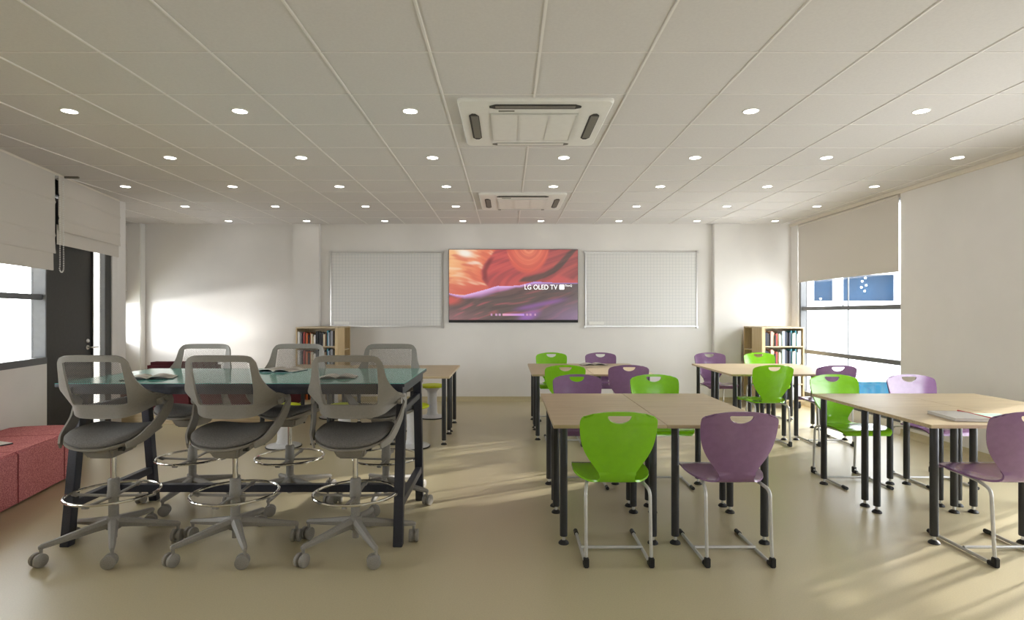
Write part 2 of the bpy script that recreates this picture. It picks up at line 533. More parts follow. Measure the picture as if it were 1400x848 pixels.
# roller blinds on the window wall
def roller_blind(y0, y1, zb, label):
    t = thing('roller_blind', label, 'blind', (RX - .02, (y0 + y1) / 2, zb))
    ox, oy, oz = t.location
    obj('fabric_panel', G().box((.0, y0 - oy, .02), (.004, y1 - oy, 2.76 - oz)), 'fabric', t)
    obj('bottom_bar', G().box((-.005, y0 - oy, 0), (.009, y1 - oy, .025)), 'fabric', t, bevel=.003)
    obj('roller', G().lathe([(.022, y0 - oy), (.022, y1 - oy)], (.022 - .02 + .01, 0, 2.762 - oz), 16, 'Y'), 'fabric', t)
    g = G()
    for i in range(56):
        g.sphere((-.004, y1 + .012 - oy, .04 + i * (2.72 - zb - .04) / 55), .005, 4)
    obj('bead_chain', g, 'white', t)
    return t
roller_blind(6.643, 8.93, 1.885, 'plain grey roller blind over the tall window beside the bookcase')

# ------------------------------------------------------------------ ceiling fittings
def ordinal(i): return ['first', 'second', 'third', 'fourth', 'fifth', 'sixth', 'seventh', 'eighth', 'ninth', 'tenth', 'eleventh', 'twelfth', 'thirteenth', 'fourteenth', 'fifteenth', 'sixteenth', 'seventeenth', 'eighteenth', 'nineteenth', 'twentieth'][i]
dl = None
rows = [(4.06, 'row level with the big air conditioner'), (5.27, 'row just past the big air conditioner'), (6.465, 'row before the small-looking air conditioner'),
        (7.66, 'row level with the small-looking air conditioner'), (8.86, 'row along the screen wall')]
for ri, (yy, rn) in enumerate(rows):
    k = 0
    for ci in range(7, -1, -1):
        xx = -.683 + 1.2 * (ci - 3) + 0
        if xx > 4.3 or xx < -3.2 - .55 * ri * .0 - 1.1: continue
        if ri in (0, 3) and abs(xx - .517) < .1: continue
        if ri == 0 and xx > 3.6: continue
        # only where the photo shows one
        px = 693.5 + xx * FPX / yy
        if px < 60 or px > 1340: continue
        lab = 'round downlight, %s from the window wall in the %s' % (ordinal(k), rn)
        k += 1
        if dl is None:
            dl = thing('downlight', lab, 'light', (xx, yy, CEIL), 0, 'recessed ceiling downlights')
            obj('trim_ring', G().lathe([(.049, 0), (.058, 0), (.058, -.003), (.054, -.005), (.049, -.0045), (.049, 0)], n=28), 'white', dl)
            obj('lens', G().lathe([(.0, -.003), (.049, -.003), (.049, -.001), (.0, -.001)], n=28), 'lamp', dl)
        else:
            dup(dl, (xx, yy, CEIL), 0, lab, 'recessed ceiling downlights')

def rrect(w, d, r, n=5):
    P = []
    for cx, cy, a in ((w / 2 - r, d / 2 - r, 0), (-w / 2 + r, d / 2 - r, PI / 2), (-w / 2 + r, -d / 2 + r, PI), (w / 2 - r, -d / 2 + r, 1.5 * PI)):
        P += arc_pts((cx, cy), r, a, a + PI / 2, n)
    return P
def cassette(loc, label):
    t = thing('ceiling_air_conditioner', label, 'air conditioner', loc, 0, 'ceiling cassette air conditioners')
    g = G()
    rings = [(1.05, 1.03, .05, 0), (1.05, 1.03, .05, -.012), (1.03, 1.01, .05, -.024), (.74, .74, .03, -.034), (.70, .70, .03, -.034)]
    loops = [[(x, y, z) for x, y in rrect(w, d, r)] for w, d, r, z in rings]
    n = len(loops[0])
    vs = [p for L in loops for p in L]
    fs = [(i * n + k, i * n + (k + 1) % n, (i + 1) * n + (k + 1) % n, (i + 1) * n + k) for i in range(len(loops) - 1) for k in range(n)]
    fs.append(tuple((len(loops) - 1) * n + k for k in range(n)))
    obj('fascia', g.add(vs, fs), 'white', t, smooth=25)
    gr = obj('intake_grille', G().box((-.31, -.31, -.040), (.31, .31, -.033)), 'white', t, bevel=.004)
    g = G()
    for x in (-.105, .105): g.box((x - .006, -.30, -.043), (x + .006, .30, -.039))
    for x in (-.30, .30): g.box((x - .006, -.30, -.043), (x + .006, .30, -.039))
    g.box((-.30, -.304, -.043), (.30, -.294, -.039)).box((-.30, .294, -.043), (.30, .304, -.039))
    obj('grille_rib', g, 'white', gr, bevel=.002)
    obj('name_plate', G().box((-.25, -.365, -.0365), (-.14, -.345, -.033)), 'ventdark', t)
    for k, (cx, cy, ang) in enumerate(((0, -.425, 0), (0, .425, 0), (-.425, 0, PI / 2), (.425, 0, PI / 2))):
        c, s = math.cos(ang), math.sin(ang)
        def R(x, y, z): return (cx + c * x - s * y, cy + s * x + c * y, z)
        W = .27 if k < 2 else .25
        P = [(-W - .04, -.012), (-W, -.035), (W, -.035), (W + .04, -.012), (W + .04, .012), (W, .035), (-W, .035), (-W - .04, .012)]
        g = G().prism(P, -.0345, -.0262)
        g.v = [R(*p) for p in g.v]
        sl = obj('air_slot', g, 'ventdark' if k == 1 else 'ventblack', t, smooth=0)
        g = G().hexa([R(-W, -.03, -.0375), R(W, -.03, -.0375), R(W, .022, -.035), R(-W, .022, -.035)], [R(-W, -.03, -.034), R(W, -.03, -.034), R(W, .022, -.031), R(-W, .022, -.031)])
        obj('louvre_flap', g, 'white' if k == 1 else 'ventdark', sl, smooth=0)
    return t
ac = cassette((.19, 4.32, CEIL), 'white square air conditioner cassette in the ceiling, the big one overhead')
dup(ac, (.185, 7.31, CEIL), 0, 'white square air conditioner cassette in the ceiling, the small-looking one toward the screen')

t = tag(obj('ceiling_bracket', G().bar((-4.68, 5.99, CEIL - .012), (-4.46, 6.0, CEIL - .012), .022, .02).bar((-4.67, 5.99, CEIL - .03), (-4.67, 5.99, CEIL), .03, .03, (1, 0, 0)), 'ventdark'), 'short dark metal bracket on the ceiling above the charcoal door', 'bracket')

# ------------------------------------------------------------------ whiteboards and the screen
def whiteboard(x0, x1, label):
    z0, z1 = 1.19, 2.385
    t = thing('whiteboard', label, 'whiteboard', ((x0 + x1) / 2, WY - .001, z0), 0, 'gridded whiteboards beside the screen')
    w, h = (x1 - x0) / 2, z1 - z0
    obj('board_panel', G().box((-w + .015, -.018, .015), (w - .015, -.004, h - .015)), 'board', t, smooth=0)
    g = G()
    g.box((-w, -.028, 0), (w, 0, .022)).box((-w, -.028, h - .022), (w, 0, h)).box((-w, -.028, .022), (-w + .022, 0, h - .022)).box((w - .022, -.028, .022), (w, 0, h - .022))
    obj('board_frame', g, 'alu', t, bevel=.004)
    for sx in (-1, 1):
        for z in (0, h): obj('corner_cap', G().box((sx * w - .02, -.031, z - .02), (sx * w + .02, 0, z + .02)), 'alu', t, bevel=.006)
    
    obj('marker_plate', G().box((-w + .06, -.035, .035), (-w + .30, -.018, .085)), 'white', t, bevel=.004)
    return t
wb = whiteboard(-2.82, -1.03, 'gridded whiteboard above the oak bookcase, on the stool side of the screen')
dup(wb, (1.24 + .895, WY - .001, 1.19), 0, 'gridded whiteboard between the screen and the pier by the window')

tv = thing('television', 'large thin television on the wall showing a red and violet canyon picture', 'television', (.0975, WY - .002, 1.26))
TW, TH = 2.055, 1.165
obj('tv_body', G().box((-TW / 2, -.045, 0), (TW / 2, 0, TH)), 'rubber', tv, bevel=.004)
def lin(c): return srgb(*c)
def mixc(a, b, t):
    t = max(0, min(1, t)); return [a[i] + (b[i] - a[i]) * t for i in range(3)]
def sstep(a, b, x):
    t = max(0, min(1, (x - a) / (b - a))); return t * t * (3 - 2 * t)
def fbm(q, p):
    return .5 + .25 * math.sin(41 * q + 2.1 * math.sin(7 * p)) + .16 * math.sin(97 * q + 1.7 * math.sin(13 * p + 1)) + .09 * math.sin(211 * q + 2 * p)
def pic(u, v):
    ridge = lerp_table([(0, .62), (.06, .645), (.12, .65), (.2, .61), (.3, .56), (.38, .515), (.46, .52), (.55, .51), (.6, .485), (.66, .46), (.74, .462), (.85, .475), (1, .47)], u)
    if v < ridge:
        # middle and right rock
        n = fbm(v * .6 + .55 * u + .12 * math.sin(5 * v), u)
        c = mixc((196, 82, 82), (160, 82, 82), (u - .45) / .5)
        c = mixc(c, (222, 104, 92), .75 * (n - .35))
        c = mixc(c, (120, 72, 72), sstep(.55, .1, n) * .35)
        # salmon slope at the lower edge of the right side
        c = mixc(c, (208, 92, 90), sstep(.0, .06, v - lerp_table([(.7, .46), (.85, .33), (1, .42)], u)) * sstep(.66, .74, u) * .8)
        # bowl of lighter strata hanging from the top
        d = math.hypot((u - .62) / .155, (v + .02) / .33)
        if d < 1.15:
            r = fbm(d * .5 + .05 * u, v)
            k = mixc((240, 138, 104), (222, 98, 82), d)
            r = fbm(d * .33 + .25 * (u - .62) + .04 * math.sin(8 * v), u); k = mixc(k, (196, 90, 80), sstep(.6, .3, r) * .45); k = mixc(k, (252, 168, 128), sstep(.7, .95, r) * .5)
            c = mixc(c, k, sstep(1.12, .94, d + .06 * math.sin(9 * u)))
        # dark hollow winding up to the right
        lo = lerp_table([(.52, .452), (.66, .452), (.74, .40), (.82, .33), (.88, .24), (.93, .13), (1, -.02)], u)
        hi = lerp_table([(.52, .448), (.58, .37), (.66, .335), (.74, .30), (.81, .23), (.87, .12), (.92, .02), (1, -.1)], u)
        m = sstep(0, .05, v - hi) * sstep(0, .03, lo + .02 - v) * sstep(.52, .56, u)
        c = mixc(c, mixc((78, 70, 66), (104, 80, 76), n), m * .9)
        # glowing rock on the left
        ub_ = lerp_table([(0, .36), (.08, .325), (.18, .28), (.3, .245), (.42, .255), (.55, .31), (.7, .36)], v)
        if u < ub_ + .015:
            q = fbm(v * .55 - .30 * (u - .1) - .9 * (u - .15) ** 2, u * 1.5 + v)
            k = mixc((252, 190, 132), (232, 116, 88), sstep(.0, .36, u + .25 * v - .02))
            k = mixc(k, (206, 88, 82), sstep(.35, .62, v) * .65)
            k = mixc(k, (255, 226, 190), sstep(.55, .95, q) * .6)
            k = mixc(k, (214, 104, 84), sstep(.45, .15, q) * .6)
            k = mixc(k, (255, 246, 232), sstep(1, .2, math.hypot((u - .11 - .3 * v) / .09, (v - .05) / .09)))
            k = mixc(k, (255, 236, 222), .7 * sstep(1, .2, math.hypot((u - .19) / .08, (v - .19) / .035)))
            c = mixc(c, k, sstep(.015, -.012, u - ub_))
        e = abs(u - ub_ - .012 - .02 * math.sin(6 * v))
        c = mixc(c, (122, 58, 60), sstep(.03, .004, e) * sstep(.08, .16, v) * sstep(.5, .38, v) * .75)
    else:
        d = v - ridge
        q = fbm((v + .62 * u + .05 * math.sin(6 * u)) * .8, u - v)
        c = mixc((116, 86, 84), (98, 84, 80), d / .2)
        c = mixc(c, (196, 96, 104), sstep(.62, .9, q) * (.75 - .5 * u))
        c = mixc(c, (78, 68, 68), sstep(.4, .1, q) * .5)
        c = mixc(c, (202, 92, 84), sstep(1.1, .2, math.hypot(u / .13, (v - .72) / .1)))
        c = mixc(c, (158, 112, 116), sstep(.75, 1, v) * sstep(.45, 0, u) * .7)
        c = mixc(c, (150, 122, 160), sstep(.5, 1.0, u) * sstep(.6, 1, v) * .8)
        c = mixc(c, (168, 108, 206), .75 * sstep(1, .1, math.hypot((u - .6 - .5 * (.98 - v)) / .11, (v - .95) / .16)))
        c = mixc(c, (150, 96, 176), .7 * sstep(.06, .0, abs(v - .86 + .38 * (u - .5))) * sstep(.45, .6, u) * sstep(.98, .8, u))
        th = lerp_table([(0, .03), (.1, .05), (.25, .115), (.4, .10), (.52, .035), (.65, .06), (.75, .07), (.9, .025), (1, .015)], u)
        if d < th:
            c = mixc(mixc((240, 196, 250), (200, 128, 214), d / th), c, (d / th) ** 1.6)
        if u > .6 and d < .018: c = mixc(c, (184, 146, 236), .7)
        if u > .66 and .46 < v < .62: c = mixc(c, (90, 84, 84), .6 * sstep(.66, .8, u) * sstep(.46, .5, v) * sstep(.62, .6, v))
    if abs(v - .925) < .014:
        if .415 < u < .585: c = mixc((240, 166, 190), (196, 146, 240), (u - .415) / .17)
        for q in (.33, .367, .393, .607, .632, .669):
            if abs(u - q) < .008: c = (206, 156, 196)
    c = mixc(c, (152, 140, 134), .12)  # pale haze of reflections on the screen, mixed into the picture colours
    return lin([max(0, min(255, k)) for k in c])
NU, NV = 230, 130
P = []
cols = []
for j in range(NV + 1):
    row = []
    for i in range(NU + 1):
        u, v = i / NU, j / NV
        row.append((-TW / 2 + .006 + u * (TW - .012), -.0465, TH - .006 - v * (TH - .05)))
        cols.append(pic(u, v))
    P.append(row)
scr = obj('screen', G().grid(P), 'screen', tv, smooth=0)
ca = scr.data.color_attributes.new('pic', 'FLOAT_COLOR', 'POINT')
for i, c in enumerate(cols): ca.data[i].color = c
def text(body, size, x, z, m, y=-.0485, parent=tv, name='screen_lettering', bold=.0):
    cu = bpy.data.curves.new(name, 'FONT'); cu.body = body; cu.size = size; cu.offset = bold; cu.extrude = .0004
    o = bpy.data.objects.new(name, cu); C.objects.link(o)
    dg = bpy.context.evaluated_depsgraph_get()
    me = bpy.data.meshes.new_from_object(o.evaluated_get(dg))
    bpy.data.objects.remove(o)
    o = bpy.data.objects.new(name, me); C.objects.link(o)
    me.materials.clear(); me.materials.append(M[m])
    # bake the upright turn into the mesh
    me.transform(Matrix.Translation((x, y, z)) @ Matrix.Rotation(PI / 2, 4, 'X'))
    o.parent = parent
    w = max(v.co.x for v in me.vertices) - min(v.co.x for v in me.vertices)
    return o, w
def fit_text(body, x0, x1, zbase, hgt, m, y=-.0485, bold=.0):
    o, w = text(body, hgt / .69, 0, 0, m, y, bold=bold)
    xs = [v.co.x for v in o.data.vertices]; zs = [v.co.z for v in o.data.vertices]
    sx = (x1 - x0) / (max(xs) - min(xs))
    o.data.transform(Matrix.Translation((x0 - min(xs) * sx, 0, zbase)) @ Matrix.Diagonal((sx, 1, 1, 1)))
    return o
ub = lambda u: -TW / 2 + .006 + u * (TW - .012)
zb = TH - .006 - .567 * (TH - .05)
fit_text('LG OLED TV', ub(.588), ub(.842), zb, .075, 'screentext')
bd = obj('screen_badge', G().prism([(x, y) for x, y in rrect(.078, .078, .012)], -.0006, .0006), 'screentext', tv, smooth=0)
bd.data.transform(Matrix.Translation((ub(.876), -.0485, zb + .037)) @ Matrix.Rotation(PI / 2, 4, 'X'))
fit_text('AI', ub(.866), ub(.885), zb + .016, .044, 'screentextdark', y=-.0497)
fit_text('ThinQ', ub(.899), ub(.955), zb + .045, .03, 'screentext')

# ------------------------------------------------------------------ square oak tables
TS, TZ = .68, .735
def make_table(loc, label, group):
    t = thing('square_table', label, 'table', loc, 0, group)
    h = TS / 2 - .0018
    obj('tabletop', G().box((-h, -h - .0009, TZ - .022), (h, h + .0009, TZ)), 'oak', t, bevel=.0015, segs=1)
    k = TS / 2 - .068
    lg = G().lathe([(.0225, .047), (.0235, .053), (.0235, TZ - .023), (.0, TZ - .023)], n=18)
    ft = G().lathe([(.032, 0), (.032, .006), (.026, .014), (.014, .022), (.0, .023)], n=18)
    st = G().lathe([(.0105, .018), (.0105, .048), (.0, .05)], n=12)
    for sx in (-1, 1):
        for sy in (-1, 1):
            q = lambda g_: [(a + sx * k, b + sy * k, c) for a, b, c in g_.v]
            def mk(g0):
                g_ = G(); g_.v = q(g0); g_.f = g0.f; return g_
            l = obj('leg', mk(lg), 'black', t)
            obj('glide_foot', mk(ft), 'rubber', l)
            obj('foot_stem', mk(st), 'alu', l)
    return t
tab0 = None
def table_block(xl, yf, cname, group, skipx=None):
    global tab0
    for i in range(2):
        for j in range(2):
            lab = 'square oak table, %s %s quarter of the %s' % (
                ('camera-side', 'screen-side')[j], ('inner', 'window-ward')[i], cname)
            loc = (xl + TS * (i + .5), yf + TS * (j + .5), 0)
            if tab0 is None: tab0 = make_table(loc, lab, group)
            else: dup(tab0, loc, 0, lab, group)
TA = (.276, 3.447); TB = (2.535, 3.447); TC = (.27, 6.332); TD = (2.46, 6.332)
table_block(*TA, 'near middle cluster', 'tables of the near middle cluster')
table_block(*TB, 'near cluster by the window wall', 'tables of the near window cluster')
table_block(*TC, 'far cluster under the screen', 'tables of the far middle cluster')
table_block(*TD, 'far cluster by the window bookcase', 'tables of the far window cluster')
for i, xr in enumerate((-.61, -1.29, -2.01)):
    for j in range(2):
        lab = 'square pale oak table of the stool cluster, %s, %s' % (('aisle end', 'middle', 'end toward the sofa')[i], ('camera-side row', 'screen-side row')[j])
        dup(tab0, (xr - TS / 2, 6.10 + TS * (j + .5), 0), 0, lab, 'tables of the stool cluster')

# ------------------------------------------------------------------ plastic school chairs
def make_shell():
    # one moulded shell: profile from the seat's front edge to the top of the back, with its half width
    prof = [  # y, z, half width, edge lift
        (.235, .425, .175, .0), (.228, .447, .194, .0), (.205, .459, .207, .003), (.15, .463, .217, .012), (.08, .459, .222, .019), (.01, .453, .222, .024),
        (-.05, .449, .214, .024), (-.10, .447, .195, .018), (-.138, .447, .168, .010), (-.165, .449, .138, .004), (-.185, .458, .110, .0), (-.20, .477, .097, -.004), (-.210, .505, .102, -.010), (-.219, .54, .124, -.018),
        (-.230, .59, .160, -.028), (-.241, .64, .187, -.034), (-.251, .69, .203, -.036), (-.260, .74, .211, -.035), (-.268, .78, .2135, -.033), (-.273, .80, .2135, -.031), (-.277, .82, .211, -.03), (-.2795, .835, .207, -.029), (-.282, .848, .199, -.027), (-.2835, .857, .189, -.024), (-.2845, .864, .174, -.02)]
    pts = smoothpts([(a, b, c) for a, b, c, d in prof], 5)
    lf = smoothpts([(a, d, 0) for a, b, c, d in prof], 5)
    n = 44
    rows = []
    for i, p in enumerate(pts):
        s = i / (len(pts) - 1)
        row = []
        for k in range(n + 1):
            u = -1 + 2 * k / n
            w, L = p.z, lf[i].y
            x = u * w
            e = abs(u) ** 2.4
            y, z = p.x, p.y
            if i > len(pts) * .5:        # back: edges wrap forward, top arched
                y += -L * e * .9
                top = max(0, (z - .80) / .064)
                z -= .030 * min(1, top) ** 1.5 * abs(u) ** 2.8
            else:
                z += L * e * .7
            row.append(Vector((x, y, z)))
        rows.append(row)
    # half-moon grip hole
    zt, zbm, hw = .842, .797, .066
    def halfw(z):
        t = (zt - z) / (zt - zbm)
        return hw * math.sqrt(max(0, 1 - t ** 2.2)) if t > .12 else hw * (.93 + .07 * t / .12)
    def inside(p): return p.y < -.2 and zbm < p.z < zt and abs(p.x) < halfw(p.z)
    keep = [[True] * n for _ in range(len(rows) - 1)]
    for i in range(len(rows) - 1):
        for k in range(n):
            c = (rows[i][k] + rows[i + 1][k + 1] + rows[i + 1][k] + rows[i][k + 1]) / 4
            if inside(c): keep[i][k] = False
    outline = [Vector((hw * .93 * (-1 + 2 * q / 20), zt)) for q in range(21)]
    outline += [Vector((s * halfw(zt - (zt - zbm) * q / 40), zt - (zt - zbm) * q / 40)) for q in range(41) for s in (-1, 1)]
    touched = set()
    for i in range(len(rows) - 1):
        for k in range(n):
            if not keep[i][k]:
                for a in (0, 1):
                    for b in (0, 1): touched.add((i + a, k + b))
    def solidv(i, k):
        return any(0 <= a < len(keep) and 0 <= b < n and keep[a][b] for a in (i - 1, i) for b in (k - 1, k))
    for i, k in touched:
        if solidv(i, k):
            p = rows[i][k]
            q = min(outline, key=lambda o: (o.x - p.x) ** 2 + (o.y - p.z) ** 2)
            p.x, p.z = q.x, q.y
    g = G()
    g.v = [tuple(p) for r in rows for p in r]
    m = n + 1
    g.f = [(i * m + k, i * m + k + 1, (i + 1) * m + k + 1, (i + 1) * m + k) for i in range(len(rows) - 1) for k in range(n) if keep[i][k]]
    used = sorted({i for f in g.f for i in f}); mp = {a: b for b, a in enumerate(used)}
    g.v = [g.v[a] for a in used]; g.f = [tuple(mp[i] for i in f) for f in g.f]
    return g
shell_g = make_shell()
CH = {}
def make_chair(kind, loc, rz, label, group):
    t = thing('school_chair', label, 'chair', loc, rz, group)
    obj('seat_shell', shell_g, kind, t, solid=.011, solid_off=0, smooth=50)
    for s in (-1, 1):
        X = .18 * s
        pth = round_path([(X, .24, .012), (X, -.247, .012), (X * .995, -.222, .418), (X * .86, -.10, .438), (X * .80, .15, .442)], .04, 6)
        pth[0] = Vector((X, .24, .012))
        fr = obj('side_frame', G().tube(pth, .0095, 12), 'tube', t)
        g = G().box((X - .0145, -.268, .0), (X + .0145, -.234, .055)).box((X - .0145, -.25, .0), (X + .0145, -.205, .026))
        obj('heel_cap', g, 'rubber', fr, bevel=.005)
        obj('toe_cap', G().tube([(X, .20, .0135), (X, .255, .0135)], .0135, 12), 'rubber', fr)
        for yy in (.08,):
            obj('seat_clip', G().box((X * .8 - .016, yy - .02, .436), (X * .8 + .016, yy + .02, .456)), 'tube', fr, bevel=.004)
    obj('cross_bar', G().tube([(-.18, -.03, .0225), (.18, -.03, .0225)], .0095, 12), 'tube', t)
    return t
def chair(kind, x, y, rz, where, group):
    lab = '%s plastic chair, %s' % ({'green': 'lime green', 'purple': 'purple'}[kind], where)
    if kind not in CH: CH[kind] = make_chair(kind, (x, y, 0), rz, lab, group)
    else: dup(CH[kind], (x, y, 0), rz, lab, group)
for (xl, yf), cn, grp, front, back in (
        (TA, 'near middle cluster', 'chairs of the near middle cluster', ('green', 'purple'), ('purple', 'green')),
        (TB, 'near cluster by the window wall', 'chairs of the near window cluster', ('purple', None), ('green', 'purple')),
        (TC, 'far cluster under the screen', 'chairs of the far middle cluster', ('green', 'purple'), ('green', 'purple')),
        (TD, 'far cluster by the window bookcase', 'chairs of the far window cluster', ('green', 'purple'), ('purple', 'green'))):
    for i, k in enumerate(front):
        if k: chair(k, xl + TS * (i + .5) - (.012 if i else .0), yf - .015, 0, 'back to the camera at the ' + cn, grp)
    for i, k in enumerate(back):
        if k: chair(k, xl + TS * (i + .5), yf + 2 * TS + .02, PI, 'facing the camera behind the ' + cn, grp)

# ------------------------------------------------------------------ lime wobble stools
ST = None
for x, y, lab in ((-1.012, 7.78, 'lime topped grey pedestal stool on the screen side of the stool cluster, aisle end'),
                  (-.994, 6.07, 'lime topped grey pedestal stool on the camera side of the stool cluster, aisle end'),
                  (-1.714, 6.07, 'lime topped grey pedestal stool on the camera side of the stool cluster, middle one'),
                  (-2.353, 6.07, 'lime topped grey pedestal stool on the camera side of the stool cluster, sofa end'),
                  (-2.35, 7.78, 'lime topped grey pedestal stool on the screen side of the stool cluster, sofa end')):
    if ST is None:
        ST = thing('pedestal_stool', lab, 'stool', (x, y, 0), 0, 'lime pedestal stools')
        obj('pedestal', G().lathe([(.17, .010), (.176, .014), (.172, .020), (.12, .03), (.08, .045), (.066, .08), (.063, .2), (.063, .33), (.072, .365), (.105, .395), (.15, .41), (.15, .414), (0, .414)], n=32), 'stoolgrey', ST)
        obj('base_ring', G().lathe([(.17, 0), (.183, .002), (.184, .010), (.176, .014), (0, .014)], n=32), 'rubber', ST)
        obj('seat_cushion', G().lathe([(.15, .412), (.166, .416), (.172, .426), (.168, .438), (.15, .446), (.09, .45), (.0, .451)], n=32), 'limefab', ST)
    else: dup(ST, (x, y, 0), 0, lab)

# ------------------------------------------------------------------ high table
HX0, HX1, HY0, HY1, HZ = -2.70, -.613, 3.436, 4.38, .985
hc = ((HX0 + HX1) / 2, (HY0 + HY1) / 2)
ht = thing('high_table', 'long high table with a teal glass top and dark slanted steel legs', 'table', (*hc, 0))
hw, hd = (HX1 - HX0) / 2, (HY1 - HY0) / 2
obj('glass_top', G().box((-hw, -hd, HZ - .003), (hw, hd, HZ)), 'tealtop', ht)
obj('top_board', G().box((-hw, -hd, HZ - .022), (hw, hd, HZ - .0032)), 'navy', ht, bevel=.002)
g = G()
a = .045
g.box((-hw + a, -hd + .07, HZ - .075), (hw - a, -hd + .11, HZ - .0225)).box((-hw + a, hd - .11, HZ - .075), (hw - a, hd - .07, HZ - .0225))
g.box((-hw + .02, -hd + .05, HZ - .075), (-hw + .06, hd - .05, HZ - .0225)).box((hw - .06, -hd + .05, HZ - .075), (hw - .02, hd - .05, HZ - .0225))
obj('apron', g, 'navy', ht, bevel=.003)
for sx in (-1, 1):
    lx = sx * (hw - .045)
    for sy in (-1, 1):
        g = G()
        y0, y1 = sy * .43, sy * .315
        w = .028
        g.hexa([(lx - w, y0 - w, 0), (lx + w, y0 - w, 0), (lx + w, y0 + w, 0), (lx - w, y0 + w, 0)],
               [(lx - w, y1 - w, HZ - .076), (lx + w, y1 - w, HZ - .076), (lx + w, y1 + w, HZ - .076), (lx - w, y1 + w, HZ - .076)])
        obj('leg', g, 'navy', ht, bevel=.003)
    obj('side_rail', G().box((lx - .02, -.31, .78), (lx + .02, .31, .822)), 'navy', ht, bevel=.003)
    obj('foot_rail', G().box((lx - .022, -.375, .215), (lx + .022, .375, .265)), 'navy', ht, bevel=.003)
obj('stretcher', G().box((-hw + .067, -.025, .197), (hw - .067, .025, .247)), 'navy', ht, bevel=.003)

